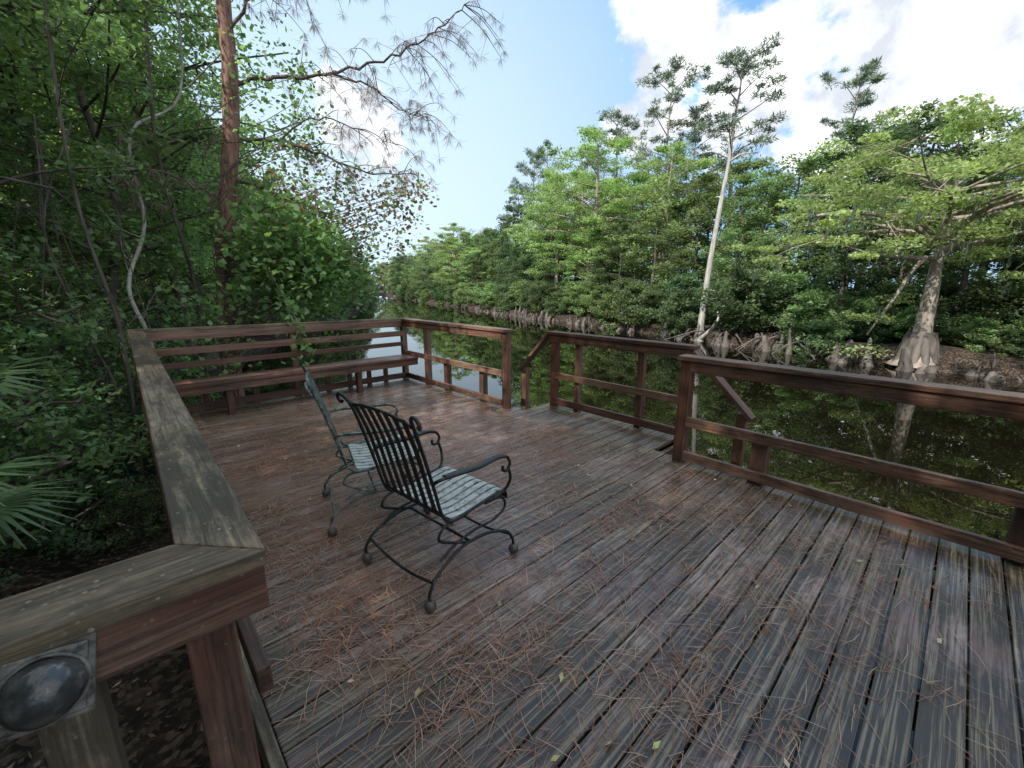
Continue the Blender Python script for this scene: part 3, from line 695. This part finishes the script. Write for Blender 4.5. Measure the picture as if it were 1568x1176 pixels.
# saw palmetto
q=QB(); rng=np.random.default_rng(44)
for (cx,cy,cz,az,el) in ((-.40,3.5,1.15,.1,.5),(-.48,3.1,.78,-.3,.25),(-.75,3.9,1.3,.9,.7),(-.9,3.2,1.0,-1.2,.5),(-.5,3.6,.5,.3,.0),(-1.2,3.6,1.2,2.4,.5)):
    root=np.array([-1.1,3.4,-1.0]); hub=np.array([cx-.25,cy,cz-.1])
    q.tube(smooth_path([root,(root+hub)/2+np.array([-.1,0,.2]),hub],5),np.linspace(.014,.008,11),0,6,col=(.08,.14,.04))
    f=np.array([math.cos(az)*math.cos(el),math.sin(az)*math.cos(el),math.sin(el)]); s=np.cross(f,[0,0,1]); s/=np.linalg.norm(s); u=np.cross(s,f)
    for a in np.linspace(-1.75,1.75,30):
        dd=f*math.cos(a)+s*math.sin(a)+u*.12*math.cos(a*2); L=rng.uniform(.38,.5)
        p0=hub; p1=hub+dd*L*.55; p2=hub+dd*L+np.array([0,0,-.07-.05*rng.random()])
        w=np.cross(dd,u); w/=np.linalg.norm(w); c=np.array([.20,.36,.14])*rng.uniform(.7,1.3)
        q.add([p0-w*.003,p0+w*.003,p1+w*.015,p1-w*.015,p2+w*.002,p2-w*.002],[(0,1,2,3),(3,2,4,5)],1,c)
q.obj('saw_palmetto',[M_leaf,M_leaf],smooth=False)
q=QB(); n=6000; x=rng.uniform(-4,1.5,n); y=rng.uniform(.5,9,n)
P=np.stack([x,y,terr(x,y)+.015],1); d=rng.normal(size=(n,3)); d[:,2]*=.25
pal=np.array([(.10,.06,.04),(.2,.14,.10),(.05,.032,.024),(.27,.20,.15)])
q.leaves(P,rng.uniform(.03,.065,n),rng.uniform(.012,.028,n),pal[rng.integers(0,4,n)],0,rng,d=d,flat=.8); q.obj('leaf_litter',[M_dry])

# ------------------------------------------------------------------ sky and sun
EL=44
sunv=Vector((-0.86,-0.08,0)).normalized()*math.cos(R_(EL))+Vector((0,0,math.sin(R_(EL))))
w=bpy.data.worlds.new("World"); scene.world=w; w.use_nodes=True; nt=w.node_tree; nt.nodes.clear()
out=nt.nodes.new('ShaderNodeOutputWorld'); bg=nt.nodes.new('ShaderNodeBackground')
sky=nt.nodes.new('ShaderNodeTexSky'); sky.sky_type='NISHITA'; sky.sun_disc=False
sky.sun_elevation=R_(EL); sky.sun_rotation=math.atan2(sunv.x,sunv.y)%(2*math.pi); sky.air_density=1.0; sky.dust_density=0.6; sky.ozone_density=2.0
tc=nt.nodes.new('ShaderNodeTexCoord'); dirv=tc.outputs['Generated']
cur=None
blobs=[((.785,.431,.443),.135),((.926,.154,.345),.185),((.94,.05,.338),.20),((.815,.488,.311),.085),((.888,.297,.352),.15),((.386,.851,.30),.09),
       ((-.25,.1,.97),.65),((-.5,-.5,.7),.7),((.3,-.8,.5),.65)]  # these three: unseen clouds overhead and behind, added to raise ambient light
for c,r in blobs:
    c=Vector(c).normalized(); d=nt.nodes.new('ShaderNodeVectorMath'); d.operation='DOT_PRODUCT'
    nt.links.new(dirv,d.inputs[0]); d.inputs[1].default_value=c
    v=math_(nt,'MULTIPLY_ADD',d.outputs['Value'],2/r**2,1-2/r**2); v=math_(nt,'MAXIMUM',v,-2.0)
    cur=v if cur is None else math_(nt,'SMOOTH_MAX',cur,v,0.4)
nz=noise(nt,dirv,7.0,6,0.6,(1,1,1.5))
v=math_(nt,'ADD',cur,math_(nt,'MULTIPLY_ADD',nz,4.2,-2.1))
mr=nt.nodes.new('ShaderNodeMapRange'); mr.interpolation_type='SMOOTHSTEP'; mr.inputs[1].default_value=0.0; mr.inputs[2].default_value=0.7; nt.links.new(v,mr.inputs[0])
shade=ramp(nt,noise(nt,dirv,9,5,.62),[(0.36,(0.44,0.47,0.52)),(0.48,(0.6,0.62,0.65)),(0.62,(1.0,1.0,1.0))])
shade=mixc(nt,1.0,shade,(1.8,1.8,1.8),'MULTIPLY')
dh=nt.nodes.new('ShaderNodeVectorMath'); dh.operation='DOT_PRODUCT'; nt.links.new(dirv,dh.inputs[0]); dh.inputs[1].default_value=Vector((.415,.9,.135)).normalized()
hz=math_(nt,'MULTIPLY_ADD',dh.outputs['Value'],2.6,-1.85,clamp=True)
skyc=mixc(nt,1.0,sky.outputs[0],(0.15,0.15,0.15),'MULTIPLY')
cir=ramp(nt,noise(nt,dirv,2.2,4,.6,(1,1,3)),[(0.35,(0.68,)*3),(0.75,(0.88,)*3)])
skyc=mixc(nt,cir,skyc,(0.31,0.66,1.12))
skyc=mixc(nt,hz,skyc,(0.95,1.12,1.22))
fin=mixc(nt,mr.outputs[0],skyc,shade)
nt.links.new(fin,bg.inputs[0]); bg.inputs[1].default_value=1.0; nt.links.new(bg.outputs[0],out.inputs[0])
sl=bpy.data.lights.new('sun','SUN'); sl.energy=5.0; sl.angle=R_(0.6); sl.color=(1.0,.95,.86)
so=bpy.data.objects.new('sun',sl); scene.collection.objects.link(so); so.rotation_euler=sunv.to_track_quat('Z','Y').to_euler()

# ------------------------------------------------------------------ camera
cam=bpy.data.cameras.new('camera'); co=bpy.data.objects.new('camera',cam); scene.collection.objects.link(co)
co.location=(0,0,1.6); co.rotation_euler=(R_(77),0,R_(-43)); cam.sensor_width=36; cam.lens=14.72; cam.clip_start=0.02; cam.clip_end=2000
scene.camera=co
scene.view_settings.view_transform='Standard'; scene.view_settings.look='None'; scene.view_settings.exposure=0
